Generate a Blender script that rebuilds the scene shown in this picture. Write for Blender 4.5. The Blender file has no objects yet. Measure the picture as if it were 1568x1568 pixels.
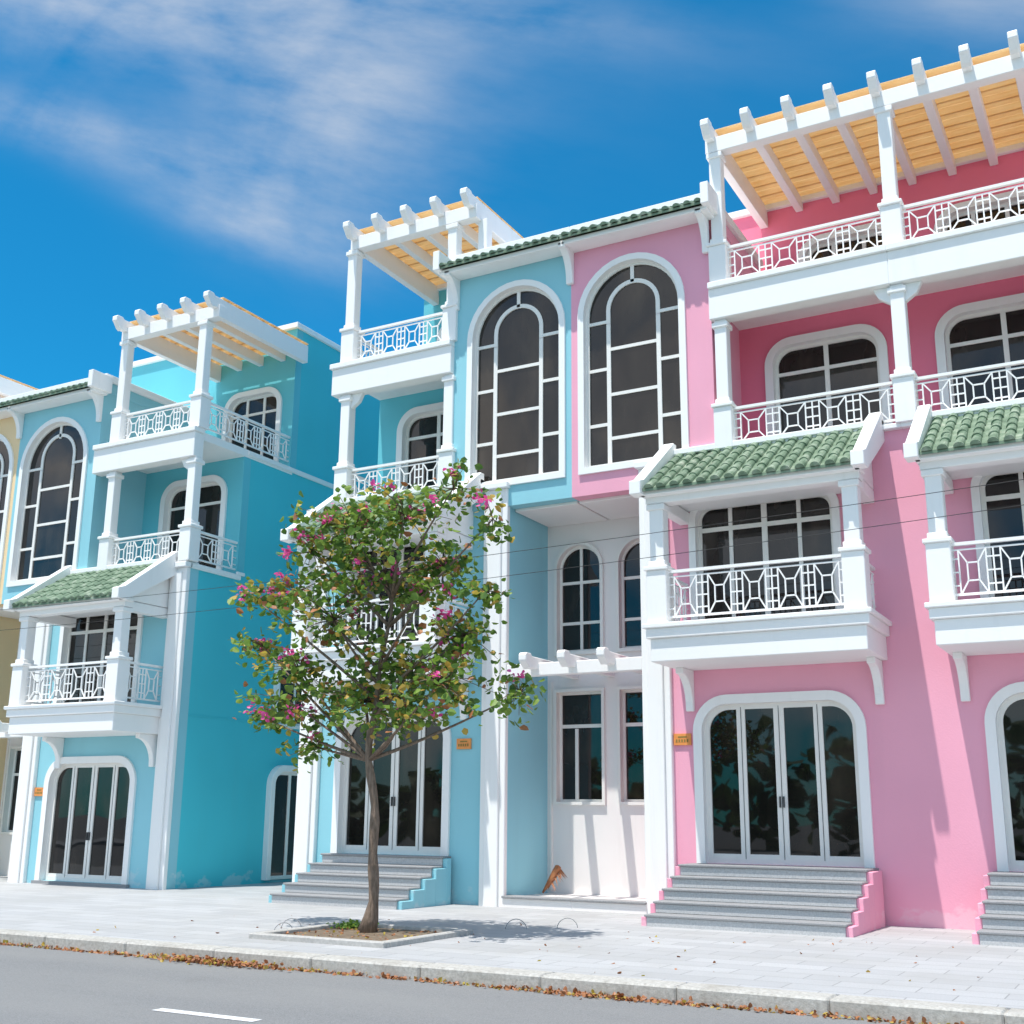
import bpy, bmesh, math, random
import numpy as np
from mathutils import Vector, Matrix
random.seed(23); np.random.seed(7)
scn=bpy.context.scene
COL=scn.collection

# ------------------------------------------------------------ materials
def newmat(name):
    m=bpy.data.materials.new(name); m.use_nodes=True
    nt=m.node_tree; return m,nt,nt.nodes["Principled BSDF"]
def N(nt,t,**k):
    n=nt.nodes.new(t)
    for a,b in k.items(): setattr(n,a,b)
    return n
def noise(nt,scale,detail=4,vec=None,rough=.55):
    n=N(nt,"ShaderNodeTexNoise"); n.inputs["Scale"].default_value=scale
    n.inputs["Detail"].default_value=detail; n.inputs["Roughness"].default_value=rough
    if vec is not None: nt.links.new(vec,n.inputs["Vector"])
    return n.outputs["Fac"]
def ramp(nt,fac,stops):
    r=N(nt,"ShaderNodeValToRGB"); nt.links.new(fac,r.inputs[0])
    e=r.color_ramp.elements
    while len(e)<len(stops): e.new(.5)
    for i,(p,c) in enumerate(stops):
        e[i].position=p; e[i].color=(c if len(c)==4 else (*c,1))
    return r.outputs[0]
def mix(nt,fac,a,b,mode='MIX'):
    m=N(nt,"ShaderNodeMixRGB",blend_type=mode)
    for i,v in ((0,fac),(1,a),(2,b)):
        if isinstance(v,bpy.types.NodeSocket): nt.links.new(v,m.inputs[i])
        else: m.inputs[i].default_value=(v if i==0 else (*v,1))
    return m.outputs[0]
def pos(nt,scale=(1,1,1)):
    g=N(nt,"ShaderNodeNewGeometry"); mp=N(nt,"ShaderNodeMapping")
    mp.inputs["Scale"].default_value=scale
    nt.links.new(g.outputs["Position"],mp.inputs[0]); return mp.outputs[0]
def bump(nt,p,h,strength=.2,dist=.01):
    b=N(nt,"ShaderNodeBump"); b.inputs["Strength"].default_value=strength; b.inputs["Distance"].default_value=dist
    nt.links.new(h,b.inputs["Height"]); nt.links.new(b.outputs[0],p.inputs["Normal"])
def math_(nt,op,a,b=None,clamp=False):
    m=N(nt,"ShaderNodeMath",operation=op); m.use_clamp=clamp
    for i,v in ((0,a),(1,b)):
        if v is None: continue
        if isinstance(v,bpy.types.NodeSocket): nt.links.new(v,m.inputs[i])
        else: m.inputs[i].default_value=v
    return m.outputs[0]

def stucco(name,col,worn=(.8,.75,.75),dirt=.06):
    m,nt,p=newmat(name)
    big=noise(nt,.35,2,pos(nt)); streak=noise(nt,1.0,4,pos(nt,(2.6,2.6,.22)))
    dark=tuple(c*.90 for c in col)
    c=mix(nt,ramp(nt,big,[(.35,(0,0,0)),(.7,(1,1,1))]),col,dark)
    c=mix(nt,ramp(nt,streak,[(.54,(0,0,0)),(.85,(dirt*2.2,)*3)]),c,tuple(v*.6+.06 for v in col))
    g=N(nt,"ShaderNodeNewGeometry"); sx=N(nt,"ShaderNodeSeparateXYZ"); nt.links.new(g.outputs["Position"],sx.inputs[0])
    h=math_(nt,'SUBTRACT',.60,math_(nt,'MULTIPLY',sx.outputs[2],.60))
    h=math_(nt,'ADD',h,math_(nt,'MULTIPLY',math_(nt,'SUBTRACT',noise(nt,1.7,4,pos(nt,(1,1,1.6)),.6),.5),1.6))
    f=ramp(nt,h,[(.58,(0,0,0)),(.70,(.5,.5,.5))])
    c=mix(nt,f,c,tuple(.45*a+.55*b for a,b in zip(col,worn)))
    nt.links.new(c,p.inputs["Base Color"]); p.inputs["Roughness"].default_value=.85
    bump(nt,p,noise(nt,38,2,pos(nt)),.35,.006)
    return m
def whitep(name,col=(.90,.885,.865)):
    m,nt,p=newmat(name)
    s=noise(nt,1.4,5,pos(nt,(3,3,.35)),.65)
    c=mix(nt,ramp(nt,s,[(.56,(0,0,0)),(.9,(.28,.28,.28))]),col,(.60,.58,.53))
    nt.links.new(c,p.inputs["Base Color"]); p.inputs["Roughness"].default_value=.6
    bump(nt,p,noise(nt,45,2,pos(nt)),.2,.004)
    return m
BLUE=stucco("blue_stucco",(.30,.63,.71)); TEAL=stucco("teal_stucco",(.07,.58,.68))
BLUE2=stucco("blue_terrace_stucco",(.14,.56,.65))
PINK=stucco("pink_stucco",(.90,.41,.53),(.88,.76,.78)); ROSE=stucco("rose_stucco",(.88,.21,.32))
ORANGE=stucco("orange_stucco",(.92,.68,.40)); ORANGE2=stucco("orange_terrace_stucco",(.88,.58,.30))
WHITE=whitep("white_paint"); OFFW=whitep("white_render_wall",(.85,.81,.78))
FRAME=whitep("window_frame_paint",(.85,.82,.77))

def glassmat():
    m,nt,p=newmat("window_glass")
    v=noise(nt,.9,3,pos(nt,(1.6,1.6,.6)))
    c=ramp(nt,v,[(.35,(.008,.007,.007)),(.55,(.018,.015,.013)),(.75,(.045,.036,.028))])
    nt.links.new(c,p.inputs["Base Color"]); p.inputs["Roughness"].default_value=.02
    p.inputs["IOR"].default_value=1.52
    bump(nt,p,noise(nt,.9,1,pos(nt)),.12,.05)
    return m
GLASS=glassmat()
def tilemat():
    m,nt,p=newmat("green_glazed_tile")
    c=ramp(nt,noise(nt,5,4,pos(nt)),[(.3,(.09,.15,.09)),(.52,(.18,.26,.17)),(.78,(.40,.45,.35))])
    nt.links.new(c,p.inputs["Base Color"]); p.inputs["Roughness"].default_value=.45
    return m
TILE=tilemat()
def panelmat():
    m,nt,p=newmat("pergola_panel")
    nt.nodes.remove(p); out=nt.nodes["Material Output"]
    c=ramp(nt,noise(nt,3,4,pos(nt,(.6,4,1))),[(.3,(.86,.62,.33)),(.7,(.92,.74,.46))])
    d=N(nt,"ShaderNodeBsdfDiffuse"); t=N(nt,"ShaderNodeBsdfTranslucent"); mx=N(nt,"ShaderNodeMixShader"); mx.inputs[0].default_value=.46
    nt.links.new(c,d.inputs[0]); nt.links.new(c,t.inputs[0]); nt.links.new(d.outputs[0],mx.inputs[1]); nt.links.new(t.outputs[0],mx.inputs[2])
    nt.links.new(mx.outputs[0],out.inputs[0]); return m
PANEL=panelmat()
def simple(name,stops,scale,rough=.8,b=.3,bs=60,detail=4,psc=(1,1,1)):
    m,nt,p=newmat(name)
    c=ramp(nt,noise(nt,scale,detail,pos(nt,psc),.65),stops)
    nt.links.new(c,p.inputs["Base Color"]); p.inputs["Roughness"].default_value=rough
    if b: bump(nt,p,noise(nt,bs,2,pos(nt)),b,.006)
    return m
STEP=simple("grey_stone_step",[(.3,(.42,.42,.42)),(.7,(.58,.58,.58))],40)
STEPD=simple("dark_granite_tread",[(.3,(.22,.22,.225)),(.7,(.36,.36,.365))],60)
def kerbmat():
    m,nt,p=newmat("granite_kerb")
    c=ramp(nt,noise(nt,22,4,pos(nt),.65),[(.25,(.30,.28,.25)),(.5,(.46,.44,.40)),(.75,(.58,.56,.52))])
    c=mix(nt,ramp(nt,noise(nt,1.3,4,pos(nt)),[(.5,(0,0,0)),(.72,(.55,.55,.55))]),c,(.25,.22,.18))
    c=mix(nt,ramp(nt,noise(nt,.9,5,pos(nt,(1.3,3,3))),[(.69,(0,0,0)),(.74,(.7,.7,.7))]),c,(.30,.11,.05))
    nt.links.new(c,p.inputs["Base Color"]); p.inputs["Roughness"].default_value=.85
    bump(nt,p,noise(nt,60,2,pos(nt)),.5,.006); return m
KERB=kerbmat()
CONC=simple("planter_concrete",[(.25,(.34,.33,.31)),(.75,(.54,.52,.49))],18)
SOIL=simple("soil",[(.3,(.10,.07,.045)),(.7,(.24,.18,.12))],14,b=.8,bs=20)
BARK=simple("tree_bark",[(.3,(.10,.07,.045)),(.7,(.28,.20,.15))],12,psc=(3,3,.6),b=.8,bs=30)
METAL=simple("dark_metal",[(.3,(.04,.04,.04)),(.7,(.08,.08,.08))],20,rough=.5,b=0)
CABLE=simple("cable_rubber",[(.3,(.015,.015,.015)),(.7,(.03,.03,.03))],20,b=0)
SIGNM=simple("sign_orange",[(.3,(.75,.25,.06)),(.7,(.85,.35,.09))],9,rough=.5,b=0)
SIGNT=simple("sign_lettering",[(.3,(.22,.16,.03)),(.7,(.3,.2,.05))],9,b=0)
PAINT=simple("road_paint",[(.35,(.40,.40,.40)),(.5,(.75,.75,.75))],30,b=0)
def asphalt():
    m,nt,p=newmat("asphalt")
    c=ramp(nt,noise(nt,90,3,pos(nt),.7),[(.3,(.13,.13,.132)),(.7,(.29,.288,.285))])
    c=mix(nt,ramp(nt,noise(nt,.5,4,pos(nt,(.4,1.6,1))),[(.35,(0,0,0)),(.7,(.55,.55,.55))]),c,(.26,.255,.245))
    c=mix(nt,ramp(nt,noise(nt,1.1,5,pos(nt,(1,1,1)),.7),[(.60,(0,0,0)),(.75,(.35,.35,.35))]),c,(.15,.145,.14))
    nt.links.new(c,p.inputs["Base Color"]); p.inputs["Roughness"].default_value=.9
    bump(nt,p,noise(nt,160,2,pos(nt)),.6,.008); return m
ASPH=asphalt()
def paving():
    m,nt,p=newmat("pavement_stone")
    b=N(nt,"ShaderNodeTexBrick"); nt.links.new(pos(nt),b.inputs["Vector"])
    b.offset=.5; b.inputs["Scale"].default_value=1.0
    b.inputs["Brick Width"].default_value=.8; b.inputs["Row Height"].default_value=.4
    b.inputs["Mortar Size"].default_value=.008; b.inputs["Mortar Smooth"].default_value=.3
    b.inputs["Color1"].default_value=(.41,.41,.415,1); b.inputs["Color2"].default_value=(.50,.50,.503,1); b.inputs["Mortar"].default_value=(.24,.24,.24,1)
    c=mix(nt,ramp(nt,noise(nt,45,3,pos(nt),.7),[(.35,(0,0,0)),(.75,(.6,.6,.6))]),b.outputs[0],(.32,.32,.32))
    c=mix(nt,ramp(nt,noise(nt,.6,5,pos(nt),.65),[(.45,(0,0,0)),(.72,(.5,.5,.5))]),c,(.34,.33,.31))
    nt.links.new(c,p.inputs["Base Color"]); p.inputs["Roughness"].default_value=.75
    bump(nt,p,b.outputs["Fac"],-.4,.004); return m
PAVE=paving()

# ------------------------------------------------------------ mesh accumulator
class Acc:
    def __init__(s,T=None): s.v=[];s.f=[];s.m=[];s.mats=[];s.T=T or (lambda u,y,z:(u,y,z))
    def mi(s,mat):
        if mat not in s.mats: s.mats.append(mat)
        return s.mats.index(mat)
    def add(s,vs,fs,mat):
        o=len(s.v); s.v+= [s.T(*q) for q in vs]; i=s.mi(mat)
        for f in fs: s.f.append([o+k for k in f]); s.m.append(i)
    def prism(s,poly,a,b,mat,axis='y'):
        n=len(poly)
        if axis=='y': vs=[(p[0],a,p[1]) for p in poly]+[(p[0],b,p[1]) for p in poly]
        elif axis=='x': vs=[(a,p[0],p[1]) for p in poly]+[(b,p[0],p[1]) for p in poly]
        else: vs=[(p[0],p[1],a) for p in poly]+[(p[0],p[1],b) for p in poly]
        fs=[list(range(n))[::-1],list(range(n,2*n))]+[[i,(i+1)%n,n+(i+1)%n,n+i] for i in range(n)]
        s.add(vs,fs,mat)
    def box(s,x0,x1,y0,y1,z0,z1,mat):
        s.prism([(x0,z0),(x1,z0),(x1,z1),(x0,z1)],y0,y1,mat)
    def build(s,name,parent=None,bevel=0,smooth=False):
        me=bpy.data.meshes.new(name); me.from_pydata(s.v,[],s.f)
        for m in s.mats: me.materials.append(m)
        me.polygons.foreach_set("material_index",s.m)
        bm=bmesh.new(); bm.from_mesh(me); bmesh.ops.recalc_face_normals(bm,faces=bm.faces); bm.to_mesh(me); bm.free()
        if smooth: me.polygons.foreach_set("use_smooth",[True]*len(me.polygons))
        me.update()
        o=bpy.data.objects.new(name,me); COL.objects.link(o)
        if parent: o.parent=parent
        if bevel:
            b=o.modifiers.new("bevel",'BEVEL'); b.width=bevel; b.segments=1; b.limit_method='ANGLE'; b.angle_limit=math.radians(40)
        return o
def curve(a,b,zt,r,n=9):
    r=max(.001,min(r,(b-a)/2-1e-4))
    L=[(a+r-r*math.cos(t),zt-r+r*math.sin(t)) for t in [i*math.pi/2/n for i in range(n+1)]]
    return L+[(a+b-p[0],p[1]) for p in L[::-1]]
def wall(A,u0,u1,z0,z1,y0,y1,ops,mat):
    x=u0
    for (a,b,zb,zt,r) in sorted(ops):
        if a>x+1e-4: A.box(x,a,y0,y1,z0,z1,mat)
        if zb>z0+1e-4: A.box(a,b,y0,y1,z0,zb,mat)
        c=curve(a,b,zt,r)
        for p,q in zip(c[:-1],c[1:]):
            if q[0]-p[0]>1e-4: A.prism([p,q,(q[0],z1),(p[0],z1)],y0,y1,mat)
        x=b
    if u1>x+1e-4: A.box(x,u1,y0,y1,z0,z1,mat)
def frame(A,a,b,zb,zt,r,w,y0,y1,mat,sill=False):
    r=min(r,(b-a)/2)
    O=[(a,zb)]+curve(a,b,zt,r)+[(b,zb)]
    I=[(a+w,zb+(w if sill else 0))]+curve(a+w,b-w,zt-w,max(r-w,.01))+[(b-w,zb+(w if sill else 0))]
    n=len(O); vs=[]
    for o,i in zip(O,I): vs+=[(o[0],y0,o[1]),(i[0],y0,i[1]),(i[0],y1,i[1]),(o[0],y1,o[1])]
    fs=[]
    rng=range(n if sill else n-1)
    for k in rng:
        p=4*k;q=4*((k+1)%n)
        for e in range(4): fs.append([p+e,p+(e+1)%4,q+(e+1)%4,q+e])
    if not sill: fs+= [[0,1,2,3],[4*n-4,4*n-3,4*n-2,4*n-1]]
    A.add(vs,fs,mat)
def ctop(a,b,zt,r,u):
    r=min(r,(b-a)/2)
    if u<a+r: d=a+r-u
    elif u>b-r: d=u-(b-r)
    else: return zt
    return zt-r+math.sqrt(max(0,r*r-d*d))
def window(A,G,a,b,zb,zt,r,yw,w,vs,hs,mould=.14,mt=None,sill=True,proud=.06):
    mt=mt or WHITE
    r=min(r,(b-a)/2)
    frame(A,a,b,zb,zt,r,mould,yw-proud,yw+.20,mt,sill)
    a2,b2,z2=a+mould-.01,b-mould+.01,zt-mould+.01; r2=min(max(r-mould,.02),(b2-a2)/2); zb2=zb+(mould-.01 if sill else 0)
    frame(A,a2,b2,zb2,z2,r2,w,yw+.10,yw+.16,FRAME,True)
    G.prism([(a2,zb2)]+curve(a2,b2,z2,r2)+[(b2,zb2)],yw+.135,yw+.185,GLASS)
    for fx,za,zc,ww in vs:
        u=a2+(b2-a2)*fx; top=ctop(a2,b2,z2,r2,u)-.02
        A.box(u-ww/2,u+ww/2,yw+.105,yw+.155,max(zb2,za if za is not None else zb2)+.01,min(top,zc if zc is not None else top),FRAME)
    for f0,f1,z,ww in hs:
        u0=a2+(b2-a2)*f0+.01;u1=a2+(b2-a2)*f1-.01
        if z>z2-r2:
            d=math.sqrt(max(0,r2*r2-(z-(z2-r2))**2))
            u0=max(u0,a2+r2-d+.01);u1=min(u1,b2-r2+d-.01)
        if u1>u0: A.box(u0,u1,yw+.108,yw+.152,z-ww/2,z+ww/2,FRAME)
def bar(A,P,d,s0,z0,s1,z1,t,th,mat):
    L=math.hypot(s1-s0,z1-z0)
    if L<1e-5: return
    nx,nz=-(z1-z0)/L*t/2,(s1-s0)/L*t/2
    q=[(s0+nx,z0+nz),(s1+nx,z1+nz),(s1-nx,z1-nz),(s0-nx,z0-nz)]
    n=(-d[1],d[0]); vs=[]
    for o in (-th/2,th/2):
        for s,z in q: vs.append((P[0]+d[0]*s+n[0]*o,P[1]+d[1]*s+n[1]*o,z))
    A.add(vs,[[3,2,1,0],[4,5,6,7],[0,1,5,4],[1,2,6,5],[2,3,7,6],[3,0,4,7]],mat)
def railing(A,P0,P1,z0,z1,mat=None):
    mat=mat or WHITE
    L=math.hypot(P1[0]-P0[0],P1[1]-P0[1]); d=((P1[0]-P0[0])/L,(P1[1]-P0[1])/L)
    bar(A,P0,d,0,z1,L,z1,.05,.07,mat); bar(A,P0,d,0,z0,L,z0,.035,.04,mat)
    bar(A,P0,d,0,z1-.09,L,z1-.09,.022,.025,mat)
    n=max(1,round(L/.66)); w=L/n; t=.022; th=.026
    zt=z1-.09; h=zt-z0
    for i in range(n):
        o=i*w; g=w*.17
        a,b=o+g,o+w-g
        for s in (a,b): bar(A,P0,d,s,z0,s,zt,t,th,mat)
        ia,ib=a+(b-a)*.30,b-(b-a)*.30; iz0,iz1=z0+h*.30,zt-h*.30
        for q in ((ia,iz0,ib,iz0),(ib,iz0,ib,iz1),(ib,iz1,ia,iz1),(ia,iz1,ia,iz0)): bar(A,P0,d,*q,t,th*.9,mat)
        for q in ((a,z0,ia,iz0),(b,z0,ib,iz0),(a,zt,ia,iz1),(b,zt,ib,iz1)): bar(A,P0,d,*q,t,th*.8,mat)
        for zz in (z0+h*.2,z0+h*.5,z0+h*.8):
            bar(A,P0,d,o,zz,a,zz,t,th*.85,mat); bar(A,P0,d,b,zz,o+w,zz,t,th*.85,mat)
        bar(A,P0,d,o,z0,o,zt,t,th*.95,mat)
def post(A,u,y,z0,z1,w=.24,pier=None):
    A.box(u-w/2,u+w/2,y-w/2,y+w/2,z0,z1,WHITE)
    A.box(u-w/2-.04,u+w/2+.04,y-w/2-.04,y+w/2+.04,z1-.16,z1-.06,WHITE)
    if pier:
        p=w/2+.055
        A.box(u-p,u+p,y-p,y+p,z0+.002,pier,WHITE)
        A.box(u-p-.035,u+p+.035,y-p-.035,y+p+.035,pier,pier+.07,WHITE)
        A.box(u-w/2-.025,u+w/2+.025,y-w/2-.025,y+w/2+.025,pier+.07,pier+.17,WHITE)
def bracket(A,u,yw,zt,dep,h,w=.14):
    pts=[(yw,zt),(yw-dep,zt),(yw-dep,zt-.10)]
    for i in range(1,8):
        t=i/8*math.pi/2
        pts.append((yw-.09-(dep-.09)*(1-math.sin(t)),zt-.10-(h-.16)*(1-math.cos(t))))
    pts+=[(yw-.09,zt-h),(yw,zt-h)]
    A.prism(pts,u-w/2,u+w/2,WHITE,'x')
def tiles(A,u0,u1,ya,za,yb,zb,sp=.225):
    L=math.hypot(yb-ya,zb-za); dy,dz=(yb-ya)/L,(zb-za)/L; ny,nz=-dz,dy
    A.prism([(ya,za),(yb,zb),(yb,zb-.05),(ya,za-.05)],u0,u1,TILE,'x')
    n=max(2,round((u1-u0)/sp)); w=(u1-u0)/n; segs=max(1,round(L/.34)); K=6
    for i in range(n):
        uc=u0+w*(i+.5)
        for j in range(segs):
            s0=L*j/segs-(.03 if j==0 else .0)+random.uniform(-.008,.008); s1=L*(j+1)/segs+.03
            jit=random.uniform(-.009,.009); vs=[]
            for s,r,lift in ((s0,w*.34,.012),(s1,w*.29,.0)):
                for k in range(K+1):
                    t=math.pi*k/K; a=r*math.cos(t)+jit; b=r*math.sin(t)*.9+lift
                    vs.append((uc+a,ya+dy*s+ny*b,za+dz*s+nz*b))
            fs=[[k,k+1,K+2+k,K+1+k] for k in range(K)]+[list(range(K+1))]
            A.add(vs,fs,TILE)
def rafter(A,u,yf,yb,zb,zt,w=.14):
    A.prism([(yb,zb),(yb,zt),(yf+.24,zt),(yf+.19,zt+.05),(yf+.02,zt+.05),(yf-.02,zt+.01),(yf-.02,zt-.10),(yf+.02,zt-.14),(yf+.11,zb+.02),(yf+.18,zb-.03),(yf+.24,zb)],u-w/2,u+w/2,WHITE,'x')

# ------------------------------------------------------------ townhouse
F=19.8; R3=21.4; R4=23.15; BK=33.0
def house(name,x0,s,P,wm,wm2,wside=None):
    dz=P.get('dz',0)
    root=bpy.data.objects.new(name,None); COL.objects.link(root)
    T=lambda u,y,z:(x0+s*u,y,z+dz)
    W,TR,GL,FR,RL,TI,PG,ST=[Acc(T) for _ in range(8)]
    tw=P['tw'];ue=P['ue'];uu=P.get('uu',ue);d0,d1=P['door'];b0,b1=P['bal'];w0,w1=P['win'];pu=1.43
    p0,p1=P['post']; top=P.get('top',14.6); own=P.get('own',True); endp=P.get('endp')
    ee=1.0 if endp else 0.0     # free gable end: trims return round the corner
    i=.03
    wall(W,pu,ue,-.2,4.3,F,F+.3,[(d0+i,d1-i,.87,3.71-i,.55)],wm)
    f0,f1=d0+.02,d1-.22
    if s<0 : f0,f1=d0+.1,d1-.1
    wall(W,pu,ue,4.3,8.1,F,F+.3,[(f0+i,f1-i,4.80,7.30-i,.38)],wm)
    W.box(pu,ue,F+.3,BK,-.2,8.08,wside or wm)
    window(FR,GL,d0,d1,.87,3.71,.62,F,.10,[(.25,None,None,.15),(.5,None,None,.18),(.75,None,None,.15)],[(0,1,.97,.12)],mould=.16,sill=False)
    dd0,dd1=d0+.16,d1-.16
    for k in (.25,.5,.75):
        u=dd0+(dd1-dd0)*k
        FR.box(u-.005,u+.005,F+.099,F+.104,.95,3.5,METAL)
    for k in (.488,.512):
        u=dd0+(dd1-dd0)*k
        FR.box(u-.010,u+.010,F+.06,F+.105,1.80,1.98,METAL)
    FR.box(d0-.05,d1+.05,F-.10,F+.2,.80,.868,STEPD)
    window(FR,GL,f0,f1,4.72,7.30,.42,F,.08,[(.25,None,None,.07),(.5,None,None,.10),(.75,None,None,.07)],[(0,1,6.72,.08)],mould=.13,sill=False)
    for (a,b) in [(pu-.02,pu+.52)]+([(ue-.5,ue+.02)] if endp else []):
        TR.box(a,b,F-.10,F+.02,-.2,8.0,WHITE); TR.box(a+.12,b-.12,F-.15,F-.098,-.2,7.9,WHITE)
        TR.box(a-.04,b+.04,F-.2,F+.03,8.0,8.12,WHITE)
    yb=18.3
    TR.box(b0+.06,b1-.06,yb+.06,F,4.16,4.55,WHITE); TR.box(b0,b1,yb,F,4.55,4.72,WHITE); TR.box(b0-.05,b1+.05,yb-.05,F,4.72,4.80,WHITE)
    for u in (b0+.22,b1-.22): bracket(TR,u,F,4.16,.55,.72)
    for u in (b0+.2,b1-.2): post(TR,u,yb+.2,4.80,6.95,.25,5.72)
    railing(RL,(b0+.36,yb+.2),(b1-.36,yb+.2),4.92,5.70)
    for u in (b0+.2,b1-.2): railing(RL,(u,yb+.36),(u,F),4.92,5.70)
    TR.box(b0+.02,b1-.02,yb+.05,yb+.33,6.90,7.08,WHITE); TR.box(b0-.02,b1+.02,yb-.12,yb+.30,7.02,7.10,WHITE)
    for u in (b0+.2,b1-.2): TR.box(u-.1,u+.1,yb+.33,F,6.84,7.06,WHITE)
    TR.prism([(yb-.1,7.075),(F,7.075),(F,8.10),],b0+.1,b1-.1,WHITE,'x')
    tiles(TI,b0+.06,b1-.06,yb-.20,7.12,F,8.20,.24)
    for a,b in ((b0-.14,b0+.07),(b1-.07,b1+.14)):
        TR.prism([(yb-.22,7.02),(yb-.30,7.02),(yb-.30,7.26),(yb-.12,7.32),(F-.14,8.40),(F,8.40),(F,7.9),(yb-.02,7.02)],a,b,WHITE,'x')
    TR.box(b0-.14,b1+.14,F-.16,F-.002,8.16,8.27,WHITE)
    # entrance recess
    wall(W,0,pu,-.2,4.5,21.5,21.75,[(.17,1.23,1.88,4.12,.01)],OFFW)
    wall(W,0,pu,4.5,7.64,21.5,21.75,[(.17,1.23,4.86,7.16,.53)],OFFW)
    W.box(0,pu,21.75,BK,-.2,7.64,OFFW)
    window(FR,GL,.14,1.26,1.85,4.14,.02,21.5,.06,[(.62,None,3.35,.07)],[(0,1,3.40,.07)],mould=.06,mt=FRAME)
    window(FR,GL,.14,1.26,4.83,7.19,.56,21.5,.06,[(.5,None,None,.06)],[(0,1,6.35,.06),(0,1,5.5,.06)],mould=.07,mt=FRAME)
    TR.box(.02,pu-.02,20.02,21.5,7.58,7.645,OFFW)
    ST.box(0,pu,F-.12,21.5,-.2,.16,OFFW); ST.box(0,pu,F-.16,F+.2,.16,.20,STEPD)
    FR.box(1.32,1.36,21.47,21.5,.2,4.3,FRAME)
    TR.box(0,pu-.02,F-.08,F+.12,4.22,4.46,WHITE)
    for u in ([0.0,.80] if s>0 else [.80]): rafter(TR,u,19.25,21.5,4.34,4.56,.16)
    # tower
    wall(W,0,tw,7.64,12.95,F-.06,F+.24,[(w0+i,w1-i,8.09,12.48-i,9)],wm)
    W.box(0,tw,F+.24,R4+.2,7.64,12.95,wm)
    window(FR,GL,w0,w1,8.06,12.48,9,F-.06,.07,[(.24,None,11.15,.085),(.76,None,11.15,.085),(.5,11.93,None,.075)],
        [(0,.24,9.05,.065),(0,.24,10.2,.065),(0,.24,11.2,.065),(.76,1,9.05,.065),(.76,1,10.2,.065),(.76,1,11.2,.065),(.24,.76,8.75,.065),(.24,.76,9.65,.065),(.24,.76,10.6,.065)],mould=.13,proud=.05)
    a2,b2=w0+.12,w1-.12; ia=a2+(b2-a2)*.24-.043; ib=a2+(b2-a2)*.76+.043
    zs=11.15; hw=(ib-ia)/2; frame(FR,ia,ib,zs-.01,zs+hw+.28,hw,.085,F+.045,F+.095,FRAME)
    tiles(TI,.02,tw+.10,F-.62,12.93,F-.02,13.22,.21)
    TR.box(0,tw+.14,F-.52,F-.06,12.80,12.90,WHITE)
    TR.box(tw+.06,tw+.22,F-.66,F,12.86,13.30,WHITE)
    TR.box(0,tw+.10,F-.12,R4-.11,13.22,13.40,WHITE); TR.box(0,tw+.02,F-.05,R4,12.95,13.22,wm)
    bracket(TR,tw-.05,F-.06,12.86,.46,.75,.13)
    if s>0: bracket(TR,0,F-.06,12.86,.46,.75,.15)
    # second floor
    g0,g1=P.get('w3',(3.5,5.85))
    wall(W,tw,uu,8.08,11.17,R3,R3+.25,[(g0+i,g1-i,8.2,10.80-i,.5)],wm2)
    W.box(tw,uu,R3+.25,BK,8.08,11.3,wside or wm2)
    window(FR,GL,g0,g1,8.15,10.80,.55,R3,.08,[(.5,None,None,.09)],[(0,1,10.1,.07)],mould=.16,sill=False)
    TR.box(tw,ue,F-.12,F+.3,8.08,8.17,WHITE); W.box(tw,uu,F+.3,R3,8.08,8.14,OFFW)
    TR.box(tw,uu+.04*ee,F-.2,F+.12,10.69,11.30,WHITE); TR.box(tw,uu+.08*ee,F-.26,F+.1,11.30,11.42,WHITE)
    TR.box(tw,uu+.02*ee,F+.12,R4+.1,11.16,11.36,WHITE)
    post(TR,p0,F,8.15,10.69,.23,8.95)
    if own:
        post(TR,p1,F,8.15,10.69,.24,8.95)
        for sg in (-1,1):
            if sg==1 and endp: continue
            TR.prism([(p1+sg*.115,10.695),(p1+sg*.42,10.695),(p1+sg*.32,10.50),(p1+sg*.115,10.36)],F-.06,F+.06,WHITE)
    railing(RL,(p0+.17,F),(p1-.17,F),8.26,8.93)
    # third floor terrace
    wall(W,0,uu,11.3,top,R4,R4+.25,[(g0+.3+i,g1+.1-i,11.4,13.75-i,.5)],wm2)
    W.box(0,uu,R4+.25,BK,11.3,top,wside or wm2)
    window(FR,GL,g0+.3,g1+.1,11.4,13.75,.55,R4,.08,[(.33,None,None,.08),(.67,None,None,.08)],[(0,1,13.1,.07)],mould=.15,sill=False)
    TR.box(0,uu+.08*ee,R4-.1,BK,top,top+.15,WHITE)
    yp=F+.02
    post(TR,p0,yp,11.42,14.24,.23,12.2)
    if own: post(TR,p1,yp,11.42,14.24,.24,12.2)
    if P.get('pier'): TR.box(P['pier']-.11,P['pier']+.11,F+.1,F+.34,13.3,14.24,WHITE)
    railing(RL,(p0+.17,yp),(p1-.17,yp),11.52,12.18)
    # pergola
    r0,n,st=P['raf']; ra=r0-.12; rb=max(r0+st*(n-1)+.12,p1) if endp else ue
    PG.box(ra,rb,F-.12,F+.12,14.20,14.52,WHITE)
    for k in range(n): rafter(PG,r0+st*k,19.32,R4,14.42,14.70,.16)
    ends=[r0]+([r0+st*(n-1)] if endp else [])
    for u in ends: PG.box(u-.085,u+.085,F+.12,R4,14.22,14.45,WHITE)
    y=F+.0
    while y<R4-.1:
        PG.box(ra+.05,rb-.02 if endp else rb,y,min(y+.415,R4-.02),14.725,14.76,PANEL); y+=.44
    y=F+.20
    while y<R4-.1:
        PG.box(ra+.05,rb-.03,y,y+.035,14.695,14.724,PANEL); y+=.44
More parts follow.
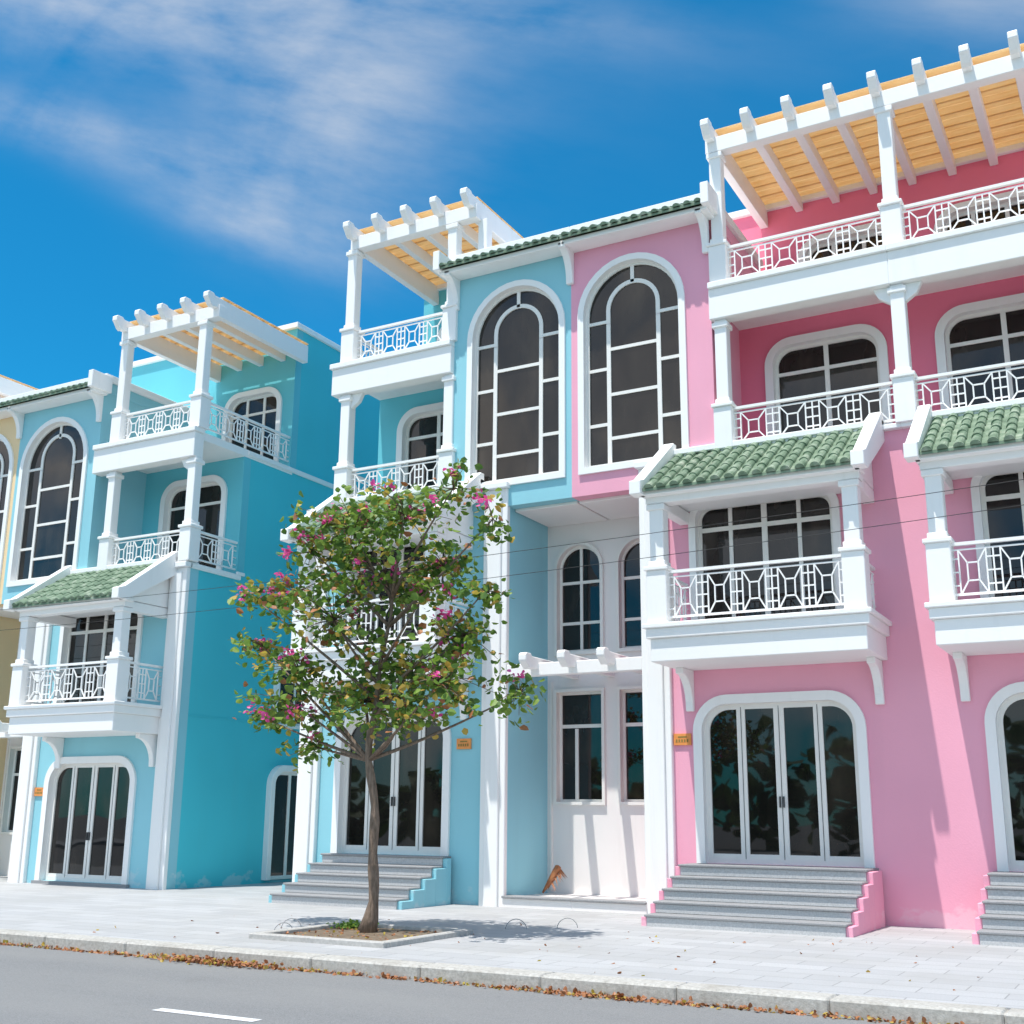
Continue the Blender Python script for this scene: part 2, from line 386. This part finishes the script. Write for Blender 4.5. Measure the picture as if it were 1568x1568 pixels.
    if endp:
        railing(RL,(p1,F+.17),(p1,R3),8.26,8.93); railing(RL,(p1,yp+.17),(p1,R4),11.52,12.18)
        TR.box(ue-.02,ue+.06,F-.02,R3+.1,8.0,8.12,WHITE)
        TR.box(uu-.02,uu+.06,R3+.1,BK,11.22,11.34,WHITE)
        TR.box(uu-.02,uu+.05,R3-.02,R3+.25,8.12,8.2,WHITE)
    if P.get('side'):
        S=Acc(lambda a,b,c:(x0+s*(ue)-s*(b-0),a,c+dz)); SG=Acc(S.T)
        window(S,SG,22.95,25.3,.87,3.62,.5,-.02-.14,.09,[(.33,None,None,.1),(.66,None,None,.1)],[],mould=.16,sill=False,proud=.0)
        window(S,SG,23.0,24.6,4.55,6.5,.02,-.16,.07,[(.5,None,None,.07)],[],mould=.08,proud=.0)
        S.build("side_window_frames",root,.01); SG.build("side_window_glass",root)
        W.box(ue+.0,ue+.012,F+.3,BK,4.60,4.63,TEAL)
    if dz==0:
        ys=P.get('sy',17.5); sa,sb=d0-.02,d1+.02; n=5; tr=.37
        for k in range(n):
            yk=ys+tr*k; z=.174*(k+1)
            ST.box(sa+.0,sb-.0,yk+.03,F-.101,z-.174 if k else -.1,z-.035,STEP)
            ST.box(sa-.03,sb+.03,yk,(yk+tr+.03) if k<n-1 else F-.101,z-.036,z,STEPD)
        for a,b in ((sa-.10,sa-.0),(sb+.0,sb+.10)):
            for k in range(n):
                yk=ys+.06+tr*k
                ST.box(a,b,yk,F-.101 if k==n-1 else yk+tr,-.1,.174*(k+1)-.037,wm)
    W.build("walls",root); TR.build("white_trim",root,.012); GL.build("window_glass",root); FR.build("window_frames",root)
    RL.build("balcony_railings",root); TI.build("roof_tiles",root); PG.build("roof_pergola",root,.01); ST.build("entrance_steps",root,.008)
    return root
pinkP=dict(tw=2.94,ue=6.23,door=(2.34,5.32),bal=(2.08,5.79),win=(.16,2.43),post=(3.12,6.33),raf=(3.07,5,.79),w3=(3.45,5.8))
house("pink_townhouse",-9.63,1,pinkP,PINK,ROSE)
p2=dict(pinkP); p2['own']=False; p2['raf']=(3.07,4,.79); p2['post']=(3.12,6.13)
house("pink_townhouse",2.83,-1,p2,PINK,ROSE)
house("blue_townhouse",-9.63,-1,dict(tw=2.76,ue=6.36,uu=5.85,door=(2.67,5.46),bal=(2.15,5.62),win=(.13,2.42),post=(2.86,5.55),raf=(2.36,5,.78),endp=True,pier=2.21,sy=18.0,w3=(3.2,5.3)),BLUE,BLUE2)
house("blue_townhouse",-26.02,1,dict(dz=-.8,tw=3.05,ue=6.43,door=(2.29,5.30),bal=(2.5,6.0),win=(.17,2.7),post=(3.68,6.36),raf=(3.68,5,.77),endp=True,side=True,top=15.30,w3=(3.69,5.95)),BLUE,BLUE2,TEAL)
house("orange_townhouse",-26.02,-1,dict(dz=-.8,tw=2.8,ue=6.36,door=(2.5,5.4),bal=(2.15,5.62),win=(.13,2.42),post=(2.9,6.2),raf=(2.6,5,.8),w3=(3.2,5.3)),ORANGE,ORANGE2)

# ------------------------------------------------------------ ground, road, pavement, kerb
g=Acc(); g.add([(-400,-400,-.17),(400,-400,-.17),(400,400,-.17),(-400,400,-.17)],[[0,1,2,3]],ASPH); g.build("ground")
rd=Acc(); rd.add([(-300,-6,-.15),(200,-6,-.15),(200,11.52,-.15),(-300,11.52,-.15)],[[0,1,2,3]],ASPH); rd.build("road")
pv=Acc(); pv.box(-200,100,11.86,80,-.16,0,PAVE); pv.build("pavement")
pv=Acc(); pv.box(-200,100,-12,-6.0,-.16,0,PAVE); pv.build("pavement")
k=Acc(); x=-60
while x<20:
    j=random.uniform(-.005,.005); k.box(x+.003,x+1.497,11.50+j,11.853,-.2,.004+j*.5,KERB); x+=1.5
k.box(-60,20,11.53,11.84,-.2,-.012,KERB); k.build("kerb",bevel=.02)
mk=Acc()
for xx in (-26,-17.2,-8.45,.3): mk.add([(xx,8.48,-.146),(xx+1.2,8.48,-.146),(xx+1.2,8.62,-.146),(xx,8.62,-.146)],[[0,1,2,3]],PAINT)
mk.build("road_marking")

pl=Acc(); X0,X1,Y0,Y1=-11.05,-8.85,12.75,14.95
pl.box(X0,X1,Y0,Y0+.14,-.05,.07,CONC);pl.box(X0,X1,Y1-.14,Y1,-.05,.07,CONC);pl.box(X0,X0+.14,Y0+.142,Y1-.142,-.05,.07,CONC);pl.box(X1-.14,X1,Y0+.142,Y1-.142,-.05,.07,CONC)
pl.box(X0+.1,X1-.1,Y0+.1,Y1-.1,-.05,.02,SOIL)
pl.build("tree_planter",bevel=.012)

# ------------------------------------------------------------ tree
def leafmat(name,c1,c2,tr=.35):
    m,nt,p=newmat(name); nt.nodes.remove(p); out=nt.nodes["Material Output"]
    c=ramp(nt,noise(nt,9,2,pos(nt)),[(.3,c1),(.7,c2)])
    d=N(nt,"ShaderNodeBsdfPrincipled"); d.inputs["Roughness"].default_value=.5; t=N(nt,"ShaderNodeBsdfTranslucent"); mx=N(nt,"ShaderNodeMixShader"); mx.inputs[0].default_value=tr
    nt.links.new(c,d.inputs["Base Color"]); nt.links.new(c,t.inputs[0]); nt.links.new(d.outputs[0],mx.inputs[1]); nt.links.new(t.outputs[0],mx.inputs[2]); nt.links.new(mx.outputs[0],out.inputs[0])
    return m
L1=leafmat("leaf_green",(.14,.27,.03),(.27,.39,.07),.42); L2=leafmat("leaf_dark",(.06,.14,.025),(.12,.22,.04),.35); L3=leafmat("leaf_yellow",(.54,.45,.07),(.55,.33,.08))
L4=leafmat("flower_magenta",(.78,.06,.30),(.88,.14,.45)); L5=leafmat("leaf_brown",(.28,.10,.04),(.48,.20,.08),.15)
def leaves(items):
    V=[];Fs=[];Mi=[]
    for c,sz,mi in items:
        a=Vector((random.gauss(0,1),random.gauss(0,1),random.gauss(0,.6)-.3)).normalized()
        nrm=Vector((random.gauss(0,.7),random.gauss(0,.7),random.gauss(.8,.6))).normalized()
        b=a.cross(nrm)
        if b.length<1e-3: continue
        b.normalize(); nn=a.cross(b); c=Vector(c); w=sz*.42; o=len(V)
        V+=[c,c+a*sz*.3+b*w+nn*sz*.12,c+a*sz*.7+b*w*.8+nn*sz*.1,c+a*sz,c+a*sz*.7-b*w*.8+nn*sz*.1,c+a*sz*.3-b*w+nn*sz*.12]
        Fs+=[[o,o+1,o+2,o+3],[o,o+3,o+4,o+5]]; Mi+=[mi,mi]
    return V,Fs,Mi
# crown clumps: centre x, centre z, half width, half height, leaf density
clumps=[(-10.41,5.80,.75,.40,1),(-9.47,5.93,.6,.34,.8),(-8.75,6.25,.42,.18,.7),(-11.25,5.55,.42,.28,.9),(-10.2,5.12,.9,.45,1.1),(-9.2,5.22,.45,.36,.8),(-11.7,4.98,.45,.24,.9),(-12.45,4.90,.30,.12,.8),(-10.75,4.45,.85,.42,.9),(-12.5,4.22,.38,.10,.9),(-11.4,3.72,.6,.30,.9),(-9.75,3.80,.9,.46,1.0),(-8.8,4.16,.52,.28,1.0),(-8.25,4.68,.25,.13,.9),(-8.8,3.42,.62,.34,1),(-7.95,3.3,.26,.28,.8),(-10.4,3.25,.85,.36,1.1),(-11.6,3.22,.42,.27,1),(-11.35,2.6,.36,.12,.9),(-9.6,2.95,.55,.18,.9),(-12.55,3.1,.28,.05,.8),(-8.15,5.75,.10,.30,.7),(-10.9,6.25,.25,.14,.8),(-9.0,4.75,.3,.15,.6)]
limbs=Acc()
def tube(A,pts,rads,mat,K=7):
    vs=[];n=len(pts)
    for i,p in enumerate(pts):
        t=(pts[min(i+1,n-1)]-pts[max(i-1,0)]).normalized(); ax=t.cross(Vector((.13,.9,.2))).normalized(); bx=t.cross(ax)
        for k in range(K):
            a=2*math.pi*k/K; vs.append(tuple(p+(ax*math.cos(a)+bx*math.sin(a))*rads[i]))
    fs=[[i*K+k,i*K+(k+1)%K,(i+1)*K+(k+1)%K,(i+1)*K+k] for i in range(n-1) for k in range(K)]+[list(range(K)),list(range((n-1)*K,n*K))]
    A.add(vs,fs,mat)
tp=[];tr_=[]
for i in range(25):
    f=i/24; z=f*5.2
    tp.append(Vector((-10.15+.16*f+.07*math.sin(f*9)+.035*math.sin(f*23),14.15+.05*math.sin(f*7+1),z))); tr_.append(max(.022,.082*(1-f)**.65+(.06 if i==0 else .02 if i==1 else 0)+.009*math.sin(i*2.1)))
tube(limbs,tp,tr_,BARK,10)
items=[]
for (cx,cz,rx,rz,dn) in clumps:
    cy=14.2+random.uniform(-.45,.45)
    c=Vector((cx,cy,cz)); zi=max(2.45,min(4.9,cz-.45*abs(cx+10)-.5)); k=min(23,int(zi/5.2*24)); s0=tp[k]
    mid=s0.lerp(c,.5)+Vector((random.uniform(-.12,.12),random.uniform(-.1,.1),random.uniform(-.16,.05)))
    pts=[s0.lerp(mid,t)*(1-t)+mid.lerp(c,t)*t for t in (0,.2,.4,.6,.8,1)]
    tube(limbs,pts,[max(.010,.032*(1-t*.75)) for t in (0,.2,.4,.6,.8,1)],BARK,5)
    ry=min(.9,rx*.95+.1); nt_=int((30*(rx*ry*rz)**.6*2.7+8)*dn)
    for _ in range(nt_):
        d=Vector((random.gauss(0,1),random.gauss(0,1),random.gauss(0,1))).normalized()*random.random()**.42*(1.10 if random.random()<.80 else 1.65)
        t=c+Vector((d.x*rx,d.y*ry,d.z*rz))
        tube(limbs,[c,c.lerp(t,.55)+Vector((0,0,.04)),t],[.010,.007,.004],BARK,3)
        kind=random.random()
        for _ in range(random.randint(6,15)):
            q=t+Vector((random.gauss(0,.11),random.gauss(0,.11),random.gauss(0,.085)))
            r=random.random()
            mi=0 if r<.62 else 1 if r<.90 else 2 if r<.955 else 4
            if kind<.12 and r<.5: mi=2
            items.append((q,random.uniform(.07,.15),mi))
        if random.random()<(.16 if cz>4.8 or cx<-11.5 else .06):
            e=t+Vector((d.x*.10,d.y*.10-.05,.06))
            for _ in range(random.randint(9,18)): items.append((e+Vector((random.gauss(0,.05),random.gauss(0,.05),random.gauss(0,.05))),random.uniform(.055,.085),3))
tree=bpy.data.objects.new("bougainvillea_tree",None); COL.objects.link(tree)
limbs.build("trunk_and_limbs",tree,smooth=True)
def leafobj(name,items,parent=None):
    V,Fs,Mi=leaves(items); me=bpy.data.meshes.new(name); me.from_pydata([tuple(v) for v in V],[],Fs)
    for m in (L1,L2,L3,L4,L5): me.materials.append(m)
    me.polygons.foreach_set("material_index",Mi); me.update()
    o=bpy.data.objects.new(name,me); COL.objects.link(o); o.parent=parent; return o
leafobj("foliage",items,tree)
it=[]
for _ in range(2100):
    r=random.random()
    if r<.22: x=random.gauss(-10.4,.5); y=11.44-abs(random.gauss(0,.10)); z=-.14+random.random()*.06
    elif r<.32: x=random.gauss(-5.2,.5); y=11.46-abs(random.gauss(0,.08)); z=-.14+random.random()*.03
    elif r<.9: x=random.uniform(-15,-.5)+random.gauss(0,.1); y=11.485-abs(random.gauss(0,.04)); z=-.14+random.random()*.02
    elif r<.97: x=random.uniform(-11,-8.9); y=random.uniform(12.9,14.8); z=.03
    else: x=random.uniform(-14,-2); y=random.uniform(11.9,17); z=.012
    it.append(((x,y,z),random.uniform(.03,.065),4 if random.random()<.8 else 2))
leafobj("fallen_leaves",it)
it=[((-10.65+random.gauss(0,.14),14.55+random.gauss(0,.13),.03+random.random()*.08),random.uniform(.04,.07),0) for _ in range(220)]
leafobj("weed_patch",it)
for (hx,hy,hw) in ((-11.5,14.2,.22),(-11.15,13.6,.2),(-8.75,16.0,.25),(-8.2,16.6,.25)):
    a=Acc(); tube(a,[Vector((hx+hw*math.cos(t)*.5,hy+.1*math.cos(t),-.02+.16*math.sin(t))) for t in [math.pi*i/10 for i in range(11)]],[.006]*11,STEPD,5); a.build("wire_hoop",smooth=True)
fr=Acc(); pts=[Vector((-10.85+.30*math.sin(t*2.6),20.9+.1*t,.2+.55*math.sin(t*2.3)*(1-.2*t))) for t in [i/10 for i in range(11)]]
tube(fr,pts,[.02+.05*math.sin(i/10*math.pi) for i in range(11)],L5,6)
for i in range(2,10):
    p=pts[i]
    for sgn in (-1,1):
        for _ in range(2):
            q=p+Vector((sgn*.12+.05,random.uniform(-.15,.1),-.2)); fr.add([tuple(p),tuple(p+Vector((.05,.01,-.02))),tuple(q)],[[0,1,2]],L5)
fr.build("dried_palm_frond")
for (x,z) in ((-7.50,2.96),(-12.0,2.98),(-23.9,2.1)):
    s_=Acc(); s_.box(x-.16,x+.16,F-.035,F-.002,z-.10,z+.10,SIGNM)
    for i in range(5): s_.box(x-.12+i*.05,x-.09+i*.05,F-.039,F-.034,z-.05,z+.0,SIGNT)
    s_.box(x-.08,x+.08,F-.039,F-.034,z+.03,z+.055,SIGNT)
    s_.build("house_number_sign")
for (za,zb,y) in ((5.55,6.25,17.7),(6.0,6.45,17.3)):
    a=Acc(); pts=[Vector((-34+44*t,y,za+(zb-za)*t-.5*math.sin(math.pi*t)+.3)) for t in [i/30 for i in range(31)]]
    tube(a,pts,[.005]*31,CABLE,4); a.build("overhead_cable")
it=[]
for i in range(22):
    cx=-46+i*3.4+random.uniform(-1,1); h=random.uniform(4,7)
    for _ in range(90):
        a=Vector((random.gauss(0,1),random.gauss(0,1),random.gauss(0,1))).normalized()*random.random()**.3
        it.append(((cx+a.x*2,-19+a.y*1.2,h*.5+a.z*h*.5),random.uniform(.8,1.3),1))
leafobj("distant_trees",it)

# ------------------------------------------------------------ light
sd=Vector((.10,.32,-1)).normalized()
sl=bpy.data.lights.new("sun","SUN"); sl.energy=5.0; sl.angle=math.radians(.5); sl.color=(1,.965,.91)
so=bpy.data.objects.new("sun",sl); COL.objects.link(so); so.rotation_euler=sd.to_track_quat('-Z','Y').to_euler(); so.location=(-10,-10,40)
el=math.asin(-sd.z); az=math.atan2(-sd.x,-sd.y)
w=bpy.data.worlds.new("World"); scn.world=w; w.use_nodes=True; nt=w.node_tree
bg=nt.nodes["Background"]; bg.inputs[1].default_value=.15
sky=N(nt,"ShaderNodeTexSky",sky_type='NISHITA'); sky.sun_disc=False; sky.sun_elevation=el; sky.sun_rotation=az; sky.air_density=1.0; sky.dust_density=.3; sky.ozone_density=2.5
tc_=N(nt,"ShaderNodeTexCoord"); sx=N(nt,"ShaderNodeSeparateXYZ"); nt.links.new(tc_.outputs["Generated"],sx.inputs[0])
M=lambda op,a,b=None,c=False: math_(nt,op,a,b,c)
ay=M('ADD',M('ABSOLUTE',sx.outputs[1]),.05)
tx=M('DIVIDE',sx.outputs[0],ay); tz=M('DIVIDE',sx.outputs[2],ay)
S_=M('SUBTRACT',M('MULTIPLY',tx,.893),M('MULTIPLY',tz,.451)); T_=M('ADD',M('MULTIPLY',tx,.451),M('MULTIPLY',tz,.893))
cb=N(nt,"ShaderNodeCombineXYZ"); nt.links.new(S_,cb.inputs[0]); nt.links.new(T_,cb.inputs[1])
mp=N(nt,"ShaderNodeMapping"); mp.inputs["Scale"].default_value=(2.0,7.5,1); mp.inputs["Rotation"].default_value=(0,0,math.radians(-12)); nt.links.new(cb.outputs[0],mp.inputs[0])
wv=noise(nt,1.8,8,mp.outputs[0],.58)
n2=N(nt,"ShaderNodeTexNoise"); n2.inputs["Scale"].default_value=3.6; n2.inputs["Detail"].default_value=7; n2.inputs["Distortion"].default_value=.6; nt.links.new(cb.outputs[0],n2.inputs["Vector"])
def gauss(sc,t,ss,st,wt):
    a=M('DIVIDE',M('SUBTRACT',S_,sc),ss); b=M('DIVIDE',M('SUBTRACT',T_,t),st)
    e=M('ADD',M('MULTIPLY',a,a),M('MULTIPLY',b,b)); return M('MULTIPLY',M('POWER',2.718,M('MULTIPLY',e,-.5)),wt)
msk=None
for q in ((-1.5,.455,.34,.07,.78),(-1.38,.25,.26,.026,.5),(-1.02,.34,.12,.085,.6),(-1.05,.20,.12,.020,.5),(-.93,.50,.2,.025,.35),(-.36,.585,.09,.035,.5)):
    e=gauss(*q); msk=e if msk is None else M('ADD',msk,e)
nn=M('ADD',M('MULTIPLY',wv,1.15),M('MULTIPLY',n2.outputs["Fac"],.8))
dens=M('MULTIPLY',msk,M('MULTIPLY',M('SUBTRACT',nn,.66),1.55,True))
dens=M('MINIMUM',dens,.78)
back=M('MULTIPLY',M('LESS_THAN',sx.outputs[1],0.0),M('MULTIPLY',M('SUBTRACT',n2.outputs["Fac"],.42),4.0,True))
tint=mix(nt,1.0,sky.outputs[0],(.08,.86,1.12),'MULTIPLY')
col=mix(nt,dens,tint,(5.3,5.4,5.6))
col=mix(nt,back,col,(10.8,10.2,9.8))      # unseen cumulus behind the photographer, made extra bright as added facade fill light
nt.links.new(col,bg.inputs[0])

# ------------------------------------------------------------ camera
th,pi_,ro=.5066,.2426,.0089
R=Vector((math.cos(th),math.sin(th),0));Fh=Vector((-math.sin(th),math.cos(th),0));Z=Vector((0,0,1))
Fw=Fh*math.cos(pi_)+Z*math.sin(pi_);U=-Fh*math.sin(pi_)+Z*math.cos(pi_)
A_=R*math.cos(ro)+U*math.sin(ro);B_=U*math.cos(ro)-R*math.sin(ro)
cam=bpy.data.cameras.new("camera"); co=bpy.data.objects.new("camera",cam); COL.objects.link(co)
mt=Matrix((A_,B_,-Fw)).transposed().to_4x4(); mt.translation=Vector((0,0,1.6)); co.matrix_world=mt
cam.sensor_width=36; cam.lens=1794.2/1568*36; cam.shift_y=(807.6-784)/1568; cam.clip_end=2000
scn.camera=co
scn.view_settings.view_transform='Standard'; scn.view_settings.look='None'; scn.view_settings.exposure=0
